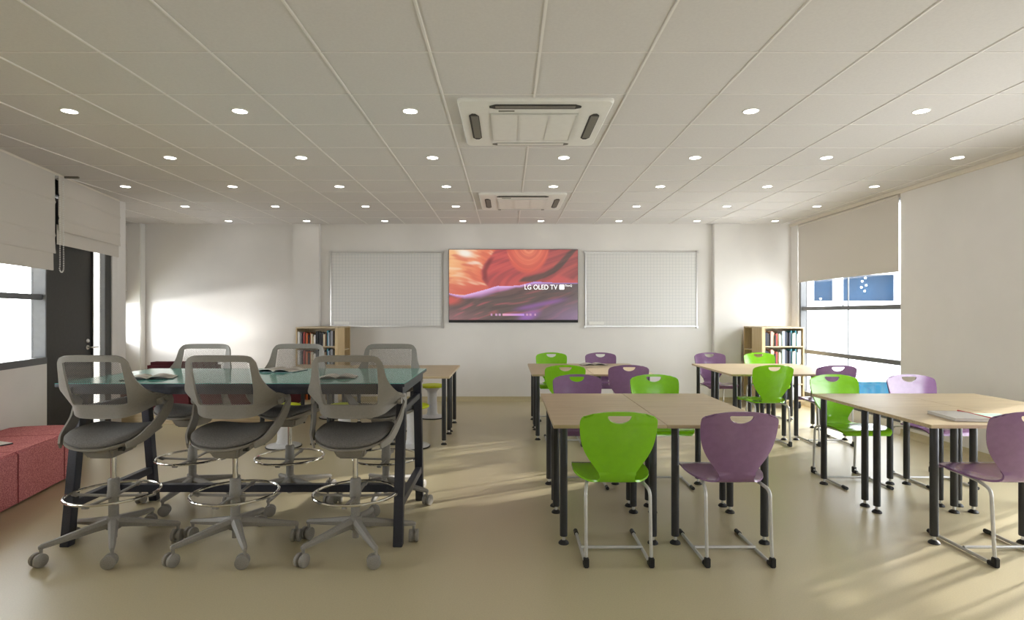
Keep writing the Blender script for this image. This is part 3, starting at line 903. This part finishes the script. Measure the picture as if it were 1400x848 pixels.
# ------------------------------------------------------------------ drafting chairs
def bend(s, z):
    sg = 1 if s >= 0 else -1
    s = abs(s)
    t = max(0, min(1, (z - .86) / .2))
    s0, R, amax = .10, .10 + .25 * t, 1.2 - .1 * t
    a = min(amax, max(0, (s - s0) / R))
    if s <= s0: x, y = s, 0
    else:
        x = s0 + R * math.sin(a); y = R * (1 - math.cos(a))
        ex = s - s0 - R * amax
        if ex > 0: x += ex * math.cos(amax); y += ex * math.sin(amax)
    y0 = -.103 - .095 * max(0, (z - .80) / .36)
    return (sg * x, y0 + y, z)
def make_drafting():
    t = thing('drafting_chair', 'x', 'chair', (0, 0, 0), 0, 'grey mesh drafting chairs round the high table')
    A_o = [(0, 1.163), (.08, 1.163), (.15, 1.16), (.178, 1.151)]
    B_o = [(.178, 1.151), (.199, 1.125), (.207, 1.09), (.214, 1.05), (.228, 1.01), (.254, .97), (.292, .937), (.34, .913), (.385, .905)]
    C_o = [(.385, .905), (.398, .893), (.39, .878), (.36, .862), (.31, .845), (.26, .83), (.205, .814)]
    D_o = [(.205, .814), (.165, .803), (.12, .792), (.06, .787), (0, .785)]
    A_i = [(0, 1.128), (.10, 1.128), (.158, 1.127), (.166, 1.120)]
    B_i = [(.166, 1.120), (.1685, 1.06), (.168, .97)]
    C_i = [(.168, .97), (.163, .91), (.158, .878)]
    D_i = [(.158, .878), (.152, .872), (.08, .870), (0, .870)]
    half = []
    for o, i_, n in ((A_o, A_i, 8), (B_o, B_i, 18), (C_o, C_i, 10), (D_o, D_i, 12)):
        O = resample(smoothpts([(a, b, 0) for a, b in o], 6), n); I = resample([(a, b, 0) for a, b in i_], n)
        half += list(zip(O, I))[:-1]
    half.append((Vector((0, .785, 0)), Vector((0, .870, 0))))
    full = half + [(Vector((-o.x, o.y, 0)), Vector((-i_.x, i_.y, 0))) for o, i_ in half[-2:0:-1]]
    K = 8
    N = len(full)
    g = G()
    for o, i_ in full:
        for k in range(K + 1):
            p = o.lerp(i_, k / K)
            g.v.append(bend(p.x, p.y))
    for j in range(N):
        for k in range(K):
            a, b = j * (K + 1) + k, ((j + 1) % N) * (K + 1) + k
            g.f.append((a, b, b + 1, a + 1))
    back = obj('back_frame', g, 'chairgrey', t, solid=.014, smooth=50)
    # woven net in the opening
    inner = [(i_.x, i_.y) for o, i_ in full]
    def hw_at(z): return lerp_table([(.868, .15), (.878, .159), (.91, .164), (.97, .169), (1.06, .17), (1.12, .167), (1.13, .158)], z)
    g = G()
    px_, pz_ = .0135, .0098
    wd = .0009
    ztop, zbot = 1.131, .866
    slope = pz_ / px_
    span = (ztop - zbot) / slope
    k = -int((.34 + span) / px_) - 2
    while k * px_ < .36 + span:
        for sg in (1, -1):
            pts = []
            nseg = 26
            for q in range(nseg + 1):
                z = zbot + (ztop - zbot) * q / nseg
                s = k * px_ + sg * (z - zbot) / slope - (span / 2 if sg > 0 else -span / 2)
                if abs(s) <= hw_at(z) + .002: pts.append((s, z))
            if len(pts) > 1:
                L = math.hypot(1, slope); nx, nz = slope / L * wd, -sg / L * wd
                vs = []
                for s, z in pts: vs += [bend(s - nx, z - nz), bend(s + nx, z + nz)]
                g.add(vs, [(2 * i, 2 * i + 1, 2 * i + 3, 2 * i + 2) for i in range(len(pts) - 1)])
        k += 1
    obj('back_net', g, 'net', t, smooth=0)
    # ribbon arms from the wing tips down to the seat's rear corners
    for s in (-1, 1):
        cen = smoothpts([(.268, .055, .903), (.281, .092, .878), (.280, .092, .845), (.272, .065, .80), (.260, .025, .755), (.248, -.035, .712), (.229, -.11, .672), (.19, -.175, .645)], 5)
        P = []
        for i, c in enumerate(cen):
            tn = (cen[min(i + 1, len(cen) - 1)] - cen[max(i - 1, 0)]).normalized()
            nrm = Vector((0, -tn.z, tn.y)).normalized()
            f = i / (len(cen) - 1)
            w = lerp_table([(0, .012), (.1, .028), (.4, .040), (.75, .034), (1, .016)], f)
            P.append([(s * c.x, c.y + nrm.y * w * q, c.z + nrm.z * w * q) for q in (-1, -.5, 0, .5, 1)])
        ar = obj('arm_loop', G().grid(P), 'chairgrey', t, solid=.011, smooth=60)
        obj('pivot_cap', G().lathe([(.0, -.012), (.02, -.012), (.022, 0), (.02, .012), (0, .012)], (s * .262, .03, .874), 16, 'X'), 'basegrey', ar)
    # seat
    def rim(a, k):
        e = 2 / 2.7
        c, s_ = math.cos(a), math.sin(a)
        return (k * .222 * abs(c) ** e * (1 if c >= 0 else -1), .012 + k * .232 * abs(s_) ** e * (1 if s_ >= 0 else -1))
    def zb(x, y): return .640 + .042 * (x / .222) ** 2 + .038 * (y + .22) / .46 - .012 * max(0, (y - .12) / .12) ** 2
    prof = [(.0, .048), (.3, .047), (.55, .044), (.75, .04), (.88, .033), (.96, .022), (1.0, .010), (.99, .0), (.93, -.006), (.0, -.006)]
    n = 56
    g = G()
    for k, h in prof:
        for q in range(n):
            x, y = rim(2 * PI * q / n, max(k, .002)); g.v.append((x, y, zb(x, y) + h))
    m = len(prof)
    for i in range(m - 1):
        for q in range(n): g.f.append((i * n + q, i * n + (q + 1) % n, (i + 1) * n + (q + 1) % n, (i + 1) * n + q))
    g.f.append(tuple(range(n))); g.f.append(tuple(range((m - 1) * n, m * n)))
    obj('seat_cushion', g, 'seatfab', t, smooth=60)
    prof = [(.99, -.007), (1.015, -.008), (1.01, -.018), (.9, -.03), (.6, -.04), (.42, -.05)]
    g = G()
    for k, h in prof:
        for q in range(n):
            x, y = rim(2 * PI * q / n, k); g.v.append((x, y, zb(x, y) + h))
    m = len(prof)
    for i in range(m - 1):
        for q in range(n): g.f.append((i * n + q, i * n + (q + 1) % n, (i + 1) * n + (q + 1) % n, (i + 1) * n + q))
    g.f.append(tuple(range(n))); g.f.append(tuple(range((m - 1) * n, m * n)))
    obj('seat_pan', g, 'chairgrey', t, smooth=60)
    g = G().hexa([(-.075, -.12, .556), (.075, -.12, .556), (.07, .10, .565), (-.07, .10, .565)], [(-.095, -.16, .622), (.095, -.16, .622), (.09, .14, .632), (-.09, .14, .632)])
    mb = obj('tilt_mechanism', g, 'chairgrey', t, bevel=.012, segs=3)
    obj('tilt_knob', G().tube([(.08, -.08, .605), (.115, -.08, .605)], .014, 12), 'black', mb)
    obj('gas_lift', G().lathe([(.0155, .40), (.0155, .558)], n=16), 'chrome', t)
    col = obj('column', G().lathe([(.019, .055), (.019, .12), (.027, .13), (.027, .40), (.023, .404), (.0, .404)], n=20), 'basegrey', t)
    obj('collar', G().lathe([(.029, .29), (.034, .30), (.034, .335), (.032, .345), (.032, .405), (.028, .412), (.0, .412)], n=20), 'basegrey', t)
    ring = obj('foot_ring', G().tube([(.245 * math.cos(2 * PI * q / 48), .245 * math.sin(2 * PI * q / 48), .325) for q in range(48)], .0085, 10, True), 'chrome', t)
    for q in range(4):
        a = q * PI / 2
        c, s_ = math.cos(a), math.sin(a)
        g = G().bar((.02 * c, .02 * s_, .305), (.225 * c, .225 * s_, .312), .022, .012).bar((.215 * c, .215 * s_, .308), (.25 * c, .25 * s_, .318), .026, .02)
        obj('ring_spoke', g, 'basegrey', ring, bevel=.003)
    base = obj('base_hub', G().lathe([(.02, .10), (.040, .112), (.044, .13), (.043, .165), (.034, .186), (.0, .188)], n=24), 'basegrey', t)
    for q in range(5):
        a = math.radians(90 - 3 + 72 * q)
        d = Vector((math.cos(a), math.sin(a), 0)); sd = Vector((-d.y, d.x, 0))
        g = G()
        st = [(.02, .150, .048, .052), (.10, .141, .042, .044), (.2, .126, .034, .035), (.31, .111, .027, .027), (.345, .107, .023, .024), (.360, .103, .014, .016)]
        vs, fs = [], []
        for r_, z, w, hh in st:
            p = d * r_
            sec = [(-w * .5, -hh * .5), (w * .5, -hh * .5), (w * .62, hh * .1), (w * .3, hh * .55), (-w * .3, hh * .55), (-w * .62, hh * .1)]
            vs += [(*(p + sd * sx)[:2], z + sz) for sx, sz in sec]
        for i in range(len(st) - 1):
            for k2 in range(6): fs.append((i * 6 + k2, i * 6 + (k2 + 1) % 6, (i + 1) * 6 + (k2 + 1) % 6, (i + 1) * 6 + k2))
        fs += [tuple(range(5, -1, -1)), tuple(range((len(st) - 1) * 6, len(st) * 6))]
        g.add(vs, fs)
        lg = obj('base_leg', g, 'basegrey', t, smooth=40)
        # twin-wheel caster
        p = d * .348
        ca_ = (.3, 1.2, PI / 2 - .4, .3, PI / 2 + .1)[q]
        f = Vector((math.cos(ca_), math.sin(ca_), 0)); ax = Vector((-f.y, f.x, 0))
        cc = p - f * .012
        g = G().tube([(p.x, p.y, .105), (p.x, p.y, .058)], .009, 10)
        for sgn in (-1, 1):
            hc_ = Vector((0, 0, .0378))
            g.tube([cc + ax * sgn * .007 + hc_, cc + ax * sgn * .010 + hc_, cc + ax * sgn * .026 + hc_, cc + ax * sgn * .029 + hc_], [.032, .0375, .0375, .033], 22)
        g.tube([cc - ax * .008 + hc_, cc + ax * .008 + hc_], .024, 14)
        obj('caster', g, 'basegrey', lg, smooth=40)
    return t
dc = make_drafting()
names = [('toward the door', -2.368), ('in the middle', -1.636), ('toward the aisle', -.913)]
first = True
for row, (yy, rz, s) in enumerate(((3.468, 0, 'camera side of the teal high table, %s'), (4.338, PI, 'far side of the teal high table, %s'))):
    for nm, xx in names:
        lab = 'grey mesh drafting chair, ' + s % nm
        if first:
            dc.location = (xx, yy, 0); dc.rotation_euler = (0, 0, rz); dc['label'] = lab; first = False
        else: dup(dc, (xx, yy, 0), rz, lab)

# ------------------------------------------------------------------ magazines and things on tables
def magazine(name, x, y, z, rz, w, d, label, cat, group=None, curl=.02, pages='paper'):
    t = thing(name, label, cat, (x, y, z), rz, group)
    obj('cover', G().box((-w / 2, -d / 2, 0), (w / 2, d / 2, .003)), 'cover', t, smooth=0)
    for s in (-1, 1):
        P = []
        for i in range(13):
            f = i / 12
            zz = .004 + curl * math.sin(PI * min(1, f * 1.15)) ** .8 * (1 - .55 * f) if f < .87 else .004 + curl * .02
            P.append([(s * f * w / 2 * .985, -d / 2 * .98, zz), (s * f * w / 2 * .985, 0, zz + .001), (s * f * w / 2 * .985, d / 2 * .98, zz)])
        obj('page', G().grid(P), pages, t, solid=.003, smooth=60)
    return t
magazine('magazine', -2.30, 3.71, HZ + .0005, .35, .29, .19, 'open magazine on the teal table toward the door', 'magazine', 'open magazines on the high table')
magazine('magazine', -1.645, 4.19, HZ + .0005, -.2, .31, .2, 'open magazine with curling pages on the middle of the teal table', 'magazine', 'open magazines on the high table')
magazine('magazine', -1.10, 3.74, HZ + .0005, .12, .24, .17, 'open magazine on the teal table, seen through the aisle-end chair back', 'magazine', 'open magazines on the high table')
t = thing('notebook', 'pale grey notebook lying on the near table by the window wall', 'notebook', (2.89, 3.69, TZ + .0005), -.12)
obj('pages', G().box((-.105, -.14, .003), (.105, .14, .016)), 'paperwhite', t, smooth=0)
g = G().box((-.108, -.143, 0), (.108, .143, .0028)).box((-.108, -.143, .0162), (.108, .143, .019))
obj('cover', g, 'alu', t, smooth=0)
t = tag(obj('pen', G().tube([(3.00, 3.84, TZ + .021), (3.055, 3.62, TZ + .007)], .0045, 10), 'red'), 'red pen resting against the pale notebook', 'pen')
t = thing('leaflet', 'pale mint leaflet on the table beside the red pen', 'leaflet', (3.17, 3.74, TZ + .0005), -.08)
obj('sheet', G().box((-.09, -.1, 0), (.09, .1, .002)), 'paperwhite', t, smooth=0)
obj('printed_panel', G().box((-.08, -.02, .002), (.08, .09, .0026)), 'mint', t, smooth=0)
magazine('magazine', 1.12, 7.52, TZ + .0005, .1, .34, .2, 'open grey magazine on the far table under the screen', 'magazine', None, curl=.022)

# ------------------------------------------------------------------ rose ottoman and maroon sofa
def ottoman():
    # plan: long bench against the door wall with a rounded end
    L0 = 2.9
    def wallp(y, off): return LW(y, off)
    P = [wallp(L0, .03)] + [wallp(L0, .66)] + [wallp(4.06, .66)] + [wallp(4.66, .66)]
    e0 = Vector(wallp(4.80, .66)); 
    cx = Vector(wallp(4.77, .31))
    ax, ay = Vector((NX, NY)), Vector((-NY, NX))
    arc = []
    for i in range(1, 17):
        a = (PI / 2) * i / 16
        p = cx + ax * .35 * math.cos(a) ** .85 + ay * .38 * math.sin(a) ** .85
        arc.append((p.x, p.y))
    P += arc
    P += [wallp(5.13, .12), wallp(5.08, .03)]
    c0 = (-4.2, 4.6, 0)
    t = thing('ottoman_bench', 'rose felt bench with a rounded end along the door wall', 'ottoman', c0)
    Q = [(x - c0[0], y - c0[1]) for x, y in P]
    obj('felt_body', G().prism(Q, .012, .395), 'pink', t, bevel=.014, segs=3)
    for yy in (3.45, 4.06, 4.67):
        a, b = wallp(yy, .665), wallp(yy, .1)
        a2 = wallp(yy, .64)
        pts = [(a[0] - c0[0], a[1] - c0[1], .02), (a[0] - c0[0], a[1] - c0[1], .375), (a2[0] - c0[0], a2[1] - c0[1], .394), (b[0] - c0[0], b[1] - c0[1], .3945)]
        obj('seam_piping', G().tube(round_path(pts, .012), .0035, 6), 'pinkdark', t)
    return t
ottoman()
t = thing('tablet', 'white tablet in a dark case lying on the rose felt bench', 'tablet', (-3.93, 4.40, .3955), -.35)
obj('case', G().box((-.10, -.085, 0), (.10, .085, .008)), 'rubber', t, bevel=.003)
obj('screen', G().box((-.095, -.08, .008), (.095, .08, .012)), 'paperwhite', t, bevel=.001)

t = thing('sofa', 'low maroon sofa on an oak plinth in front of the white wall', 'sofa', (-3.93, 7.72, 0))
SX0, SX1 = -4.93 + 3.93, -2.87 + 3.93
obj('plinth', G().box((SX0, -.40, .0), (SX1, .38, .16)), 'oak', t, bevel=.004)
obj('seat_cushion', G().box((SX0, -.42, .162), (-.08, .17, .44)), 'maroon', t, bevel=.03, segs=3)
obj('seat_cushion', G().box((-.075, -.42, .162), (SX1, .40, .44)), 'maroon', t, bevel=.03, segs=3)
obj('backrest', G().box((SX0 - .03, .175, .30), (.20 - .28, .40, .735)), 'maroon', t, bevel=.045, segs=4)

# ------------------------------------------------------------------ bookcases and books
BY0, BY1, BH = 8.45, 9.10, 1.205
SHELF = [.135, .375, .655, .925]
def bookcase(cx, side, label):
    """side = +1: the end opening looks toward +x, else toward -x."""
    t = thing('bookcase', label, 'bookcase', (cx, (BY0 + BY1) / 2, 0), 0, 'oak bookcases on casters')
    hw, y0, y1 = .312, -.325, .325
    th = .02
    obj('top_panel', G().box((-hw, y0, BH - th), (hw, y1, BH)), 'oak', t, bevel=.0015)
    obj('bottom_panel', G().box((-hw, y0, .115), (hw, y1, .135)), 'oak', t, bevel=.0015)
    for s in (-1, 1):
        full = s != side
        w = .02 if full else .05
        obj('side_panel', G().box((s * hw - (w if s > 0 else 0), y0, .135), (s * hw + (w if s < 0 else 0), y1 if full else .02, BH - th)), 'oakv', t, bevel=.0015)
    obj('divider_panel', G().box((-hw + .02, .0, .135), (hw - .051, .02, BH - th)) if side > 0 else G().box((-hw + .051, .0, .135), (hw - .02, .02, BH - th)), 'oakv', t)
    obj('back_panel', G().box((-hw + (.02 if side > 0 else 0), y1 - .02, .135), (hw - (0 if side > 0 else .02), y1, BH - th)), 'oakv', t)
    for z in SHELF[1:]:
        obj('shelf', G().box((-hw + (.051 if side < 0 else .0205), y0 + .005, z - .018), (hw - (.051 if side > 0 else .0205), -.001, z)), 'oak', t, bevel=.001)
    for z in (.50, .86):
        x0, x1 = (-hw + .021, hw - .012) if side > 0 else (-hw + .012, hw - .021)
        obj('end_shelf', G().box((x0, .0205, z - .018), (x1, y1 - .021, z)), 'oak', t, bevel=.001)
    for sx in (-1, 1):
        for sy in (-1, 1):
            cx_, cy_ = sx * (hw - .05), sy * .26
            g = G().lathe([(.0, -.012), (.046, -.012), (.05, -.008), (.05, .008), (.046, .012), (.0, .012)], (cx_, cy_, .05), 20, 'X').box((cx_ - .02, cy_ - .015, .06), (cx_ + .02, cy_ + .015, .1145))
            obj('caster', g, 'rubber', t)
    return t
bookcase(-2.79, +1, 'oak bookcase full of books behind the high table chairs')
bookcase(4.045, -1, 'oak bookcase full of books beside the tall window')

PAL = {'navy': (34, 40, 58), 'charcoal': (50, 50, 54), 'black': (24, 24, 28), 'white': (228, 226, 222), 'cream': (216, 202, 172), 'pink': (222, 168, 156), 'red': (172, 62, 52), 'orange': (196, 96, 44),
       'pale blue': (178, 194, 210), 'teal': (58, 132, 148), 'grey': (140, 140, 144), 'maroon': (104, 34, 48), 'brown': (104, 70, 52), 'pale green': (188, 204, 168)}
for k, c in PAL.items(): M['book_' + k] = mat('book_' + k.replace(' ', '_'), srgb(*c), .55, noise=.08, scale=40, stretch=(1, 1, .2))
SEQ_R = [('navy', .030, .20), ('charcoal', .024, .19), ('charcoal', .026, .175), ('pink', .032, .215), ('cream', .022, .20), ('black', .018, .16), ('red', .022, .18), ('pink', .018, .185), ('pale green', .024, .18), ('white', .024, .165),
         ('pale blue', .036, .22), ('navy', .034, .21), ('black', .03, .195), ('navy', .026, .2), ('teal', .018, .225), ('white', .024, .185), ('cream', .022, .195), ('teal', .016, .225), ('pale blue', .026, .18), ('white', .04, .222), ('maroon', .024, .15)]
SEQ_L = [('white', .03, .21), ('grey', .024, .19), ('charcoal', .024, .175), ('red', .022, .205), ('brown', .02, .20), ('orange', .022, .19), ('black', .022, .165), ('orange', .018, .19), ('cream', .026, .18), ('cream', .024, .14), ('white', .018, .16),
         ('black', .036, .215), ('charcoal', .032, .205), ('black', .026, .195), ('grey', .016, .2), ('cream', .026, .175), ('brown', .018, .19), ('teal', .02, .23), ('pale blue', .018, .2), ('black', .016, .21), ('grey', .036, .222)]
BOOK = {}
def book(col, w, h, x, y, z, label, group):
    key = (col, w, h)
    d = .15
    if key not in BOOK:
        t = thing('book', label, 'book', (x, y, z), 0, group)
        g = G()
        c = .0022
        g.box((-w / 2, 0, 0), (-w / 2 + c, d, h)).box((w / 2 - c, 0, 0), (w / 2, d, h)).box((-w / 2 + c, 0, 0), (w / 2 - c, c, h))
        obj('cover', g, 'book_' + col, t, smooth=0)
        obj('pages', G().box((-w / 2 + c, c, .003), (w / 2 - c, d - .004, h - .003)), 'paperwhite', t, smooth=0)
        BOOK[key] = t
    else: dup(BOOK[key], (x, y, z), 0, label, group)
for cx, seq, where, side in ((-2.79, SEQ_L, 'the high table bookcase', +1), (4.045, SEQ_R, 'the window bookcase', -1)):
    for si, z in enumerate(SHELF):
        sn = ('lowest', 'second lowest', 'second highest', 'highest')[si]
        x = cx - .312 + (.023 if side > 0 else .055)
        xe = cx + .312 - (.055 if side > 0 else .023)
        order = list(seq)
        for i, (c, w, h) in enumerate(order):
            if x + w > xe: break
            hh = min(h, (.215 if si == 0 else .235))
            yb = BY0 + .012 + (i * 7 % 5) * .006
            size = 'tall' if h > .2 else 'short' if h < .17 else 'slim' if w < .02 else 'upright'
            book(c, w, hh, x + w / 2, yb, z + .0004, '%s %s book, %s on the %s shelf of %s' % (size, c, ordinal(i) if i < 20 else 'last', sn, where), 'books on the %s shelf of %s' % (sn, where))
            x += w + .0012

# ------------------------------------------------------------------ outside
bdg = bd = thing('office_building', 'white building with blue windows seen through the tall window', 'building', (9.5, 14.5, -4))
# wall with real openings behind which the panes sit
def facade():
    g = G()
    X0, X1 = -3.2, 3.2
    Z = [(0, 1.2, None), (1.2, 3.76, 'low'), (3.76, 5.71, None), (5.71, 6.36, 'up'), (6.36, 9.2, None)]
    cols = [(-2.05, -1.49), (-1.34, .02), (.17, 1.53), (1.68, 3.05)]
    for z0, z1, k in Z:
        if not k: g.box((X0, -.5, z0), (X1, 3.5, z1))
        else:
            xs = [X0] + [v for c in cols for v in c] + [X1]
            for i in range(0, len(xs), 2): g.box((xs[i], -.5, z0), (xs[i + 1], 3.5, z1))
            g.box((X0, 0, z0), (X1, 3.5, z1))
    return g, cols
g, cols = facade()
obj('wall_shell', g, 'facade', bd, smooth=0)
for c in cols:
    w = obj('window_frame', G().box((c[0] - .05, -.56, 5.64), (c[1] + .05, -.50, 5.71)).box((c[0] - .1, -.62, 5.57), (c[1] + .1, -.50, 5.62)), 'facade', bd, smooth=0)
    obj('pane', G().box((c[0], -.30, 5.71), (c[1], -.28, 6.36)), 'bluepane', w, smooth=0)
    w = obj('window_frame', G().box((c[0] - .05, -.56, 3.76), (c[1] + .05, -.50, 3.84)), 'facade', bd, smooth=0)
    obj('pane', G().box((c[0], -.30, 1.2), (c[1], -.28, 3.76)), 'bluepane2', w, smooth=0)
for (x, z) in ((-.7, 6.28), (-.78, 6.2), (-.68, 6.1), (-.8, 6.05), (-.72, 5.96), (1.0, 5.92), (1.08, 5.83), (1.16, 5.8), (-1.8, 5.77), (1.3, 5.78)):
    obj('facade_lamp', G().sphere((x, -.34, z), .022, 6), 'bulb', bd)
obj('string_course', G().box((-3.21, -.53, 3.90), (3.21, -.49, 3.93)), 'frame', bd)
# shrub outside the window beside the door
sh = thing('shrub', 'green leafy shrub outside the window at the picture edge', 'shrub', (-6.28, 6.4, -.6))
g = G()
rnd = random.Random(3)
for _ in range(1500):
    a, e = rnd.uniform(0, 2 * PI), rnd.uniform(-1, 1)
    r_ = rnd.uniform(.55, 1) ** .5
    h = 1.35 + .85 * e
    w = .42 * math.sqrt(max(0, 1 - e * e)) * r_ + .02
    c = Vector((w * math.cos(a), w * math.sin(a), h))
    d1 = Vector((rnd.uniform(-1, 1), rnd.uniform(-1, 1), rnd.uniform(-.5, 1))).normalized() * .045
    d2 = d1.cross(Vector((rnd.uniform(-1, 1), rnd.uniform(-1, 1), rnd.uniform(-1, 1)))).normalized() * .018
    g.add([c - d1, c + d2, c + d1, c - d2], [(0, 1, 2, 3)])
obj('foliage', g, 'leaf', sh, smooth=0)
obj('stem', G().tube([(0, 0, 0), (.02, 0, .6), (0, .02, 1.6)], [.03, .025, .012], 8), 'bark', sh)

# ------------------------------------------------------------------ light
w = bpy.data.worlds.new('daylight'); sc.world = w
w.use_nodes = True
bg = w.node_tree.nodes['Background']
# a bright hazy sky down to just under the horizon, dull ground below it
nt = w.node_tree
tc = nt.nodes.new('ShaderNodeTexCoord'); sp = nt.nodes.new('ShaderNodeSeparateXYZ')
rp = nt.nodes.new('ShaderNodeValToRGB')
mr = nt.nodes.new('ShaderNodeMapRange')
mr.inputs['From Min'].default_value = -.3; mr.inputs['From Max'].default_value = .3
nt.links.new(tc.outputs['Generated'], sp.inputs[0]); nt.links.new(sp.outputs['Z'], mr.inputs['Value'])
nt.links.new(mr.outputs[0], rp.inputs['Fac'])
e = rp.color_ramp.elements
e[0].position = .20; e[0].color = (.74, .76, .76, 1)
e[1].position = .28; e[1].color = (.93, .97, 1, 1)
nt.links.new(rp.outputs['Color'], bg.inputs[0])
bg.inputs[1].default_value = 12
def portal(name, loc, rot, sx, sy):
    l = bpy.data.lights.new(name, 'AREA'); l.shape = 'RECTANGLE'; l.size = sx; l.size_y = sy
    l.cycles.is_portal = True
    o = bpy.data.objects.new(name, l); C.objects.link(o); o.location = loc; o.rotation_euler = rot
    return o
portal('portal_window', (RX + .14, 7.81, 1.465), (0, PI / 2, 0), 2.66, 2.34)
portal('portal_window', (RX + .14, 3.46, 1.03), (0, PI / 2, 0), 1.78, 2.52)
ang = math.atan2(NY, NX)
def lportal(y0, y1, z0, z1, base):
    c = LW((y0 + y1) / 2, -.16, base)
    portal('portal_window', (*c, (z0 + z1) / 2), (0, -PI / 2, ang), z1 - z0, (y1 - y0) * 1.02)
lportal(1.2, 5.72, .9, 2.62, -3.339)
lportal(7.42, 9.045, .9, 2.62, LW2)
lportal(6.715, 6.95, .06, 2.56, -3.339)
portal('portal_window', ((RW0 + RW1) / 2, REAR - .16, (RZ0 + RZ1) / 2), (PI / 2, 0, 0), RW1 - RW0, RZ1 - RZ0)
# added, unseen area lamps standing in for a sunlit courtyard beyond the recess window
for zz, hh, en in ((.85, .5, 26), (2.3, 1.6, 46)):
    l = bpy.data.lights.new('courtyard_stand_in_lamp', 'AREA'); l.shape = 'RECTANGLE'; l.size = 1.0; l.size_y = hh; l.energy = en; l.spread = math.radians(46); l.color = (1, .98, .95)
    o = bpy.data.objects.new('courtyard_stand_in_lamp', l); C.objects.link(o); o.location = (-10, 4.15, zz)
    o.rotation_euler = (Vector((-5.2, 8.6, 1.2)) - Vector((-10, 4.15, zz))).to_track_quat('-Z', 'Y').to_euler()
s = bpy.data.lights.new('sun', 'SUN'); s.energy = 7.5; s.angle = math.radians(2.2); s.color = (1, .95, .87)
so = bpy.data.objects.new('sun', s); C.objects.link(so)
d = Vector((-.885, -.465, 0)).normalized(); d.z = -math.tan(math.radians(15))
so.rotation_euler = d.to_track_quat('-Z', 'Y').to_euler(); so.location = (9, 9, 6)

# ------------------------------------------------------------------ camera
cam = bpy.data.cameras.new('camera')
cam.sensor_width = 36; cam.sensor_fit = 'HORIZONTAL'
cam.lens = FPX * 36 / 1400
cam.shift_x = (700 - 693.5) / 1400
cam.shift_y = (429.2 - 424) / 1400
cam.clip_start = .05
co = bpy.data.objects.new('camera', cam); C.objects.link(co)
co.location = (0, 0, EYE); co.rotation_euler = (PI / 2, 0, 0)
sc.camera = co

sc.view_settings.view_transform = 'Standard'
sc.view_settings.look = 'None'
sc.view_settings.gamma = 1
sc.view_settings.use_curve_mapping = False
sc.view_settings.exposure = 0.06
cy = sc.cycles
cy.use_denoising = True
cy.max_bounces = 10; cy.diffuse_bounces = 6; cy.glossy_bounces = 4; cy.transparent_max_bounces = 16
cy.caustics_reflective = False; cy.caustics_refractive = False
cy.sample_clamp_indirect = 4
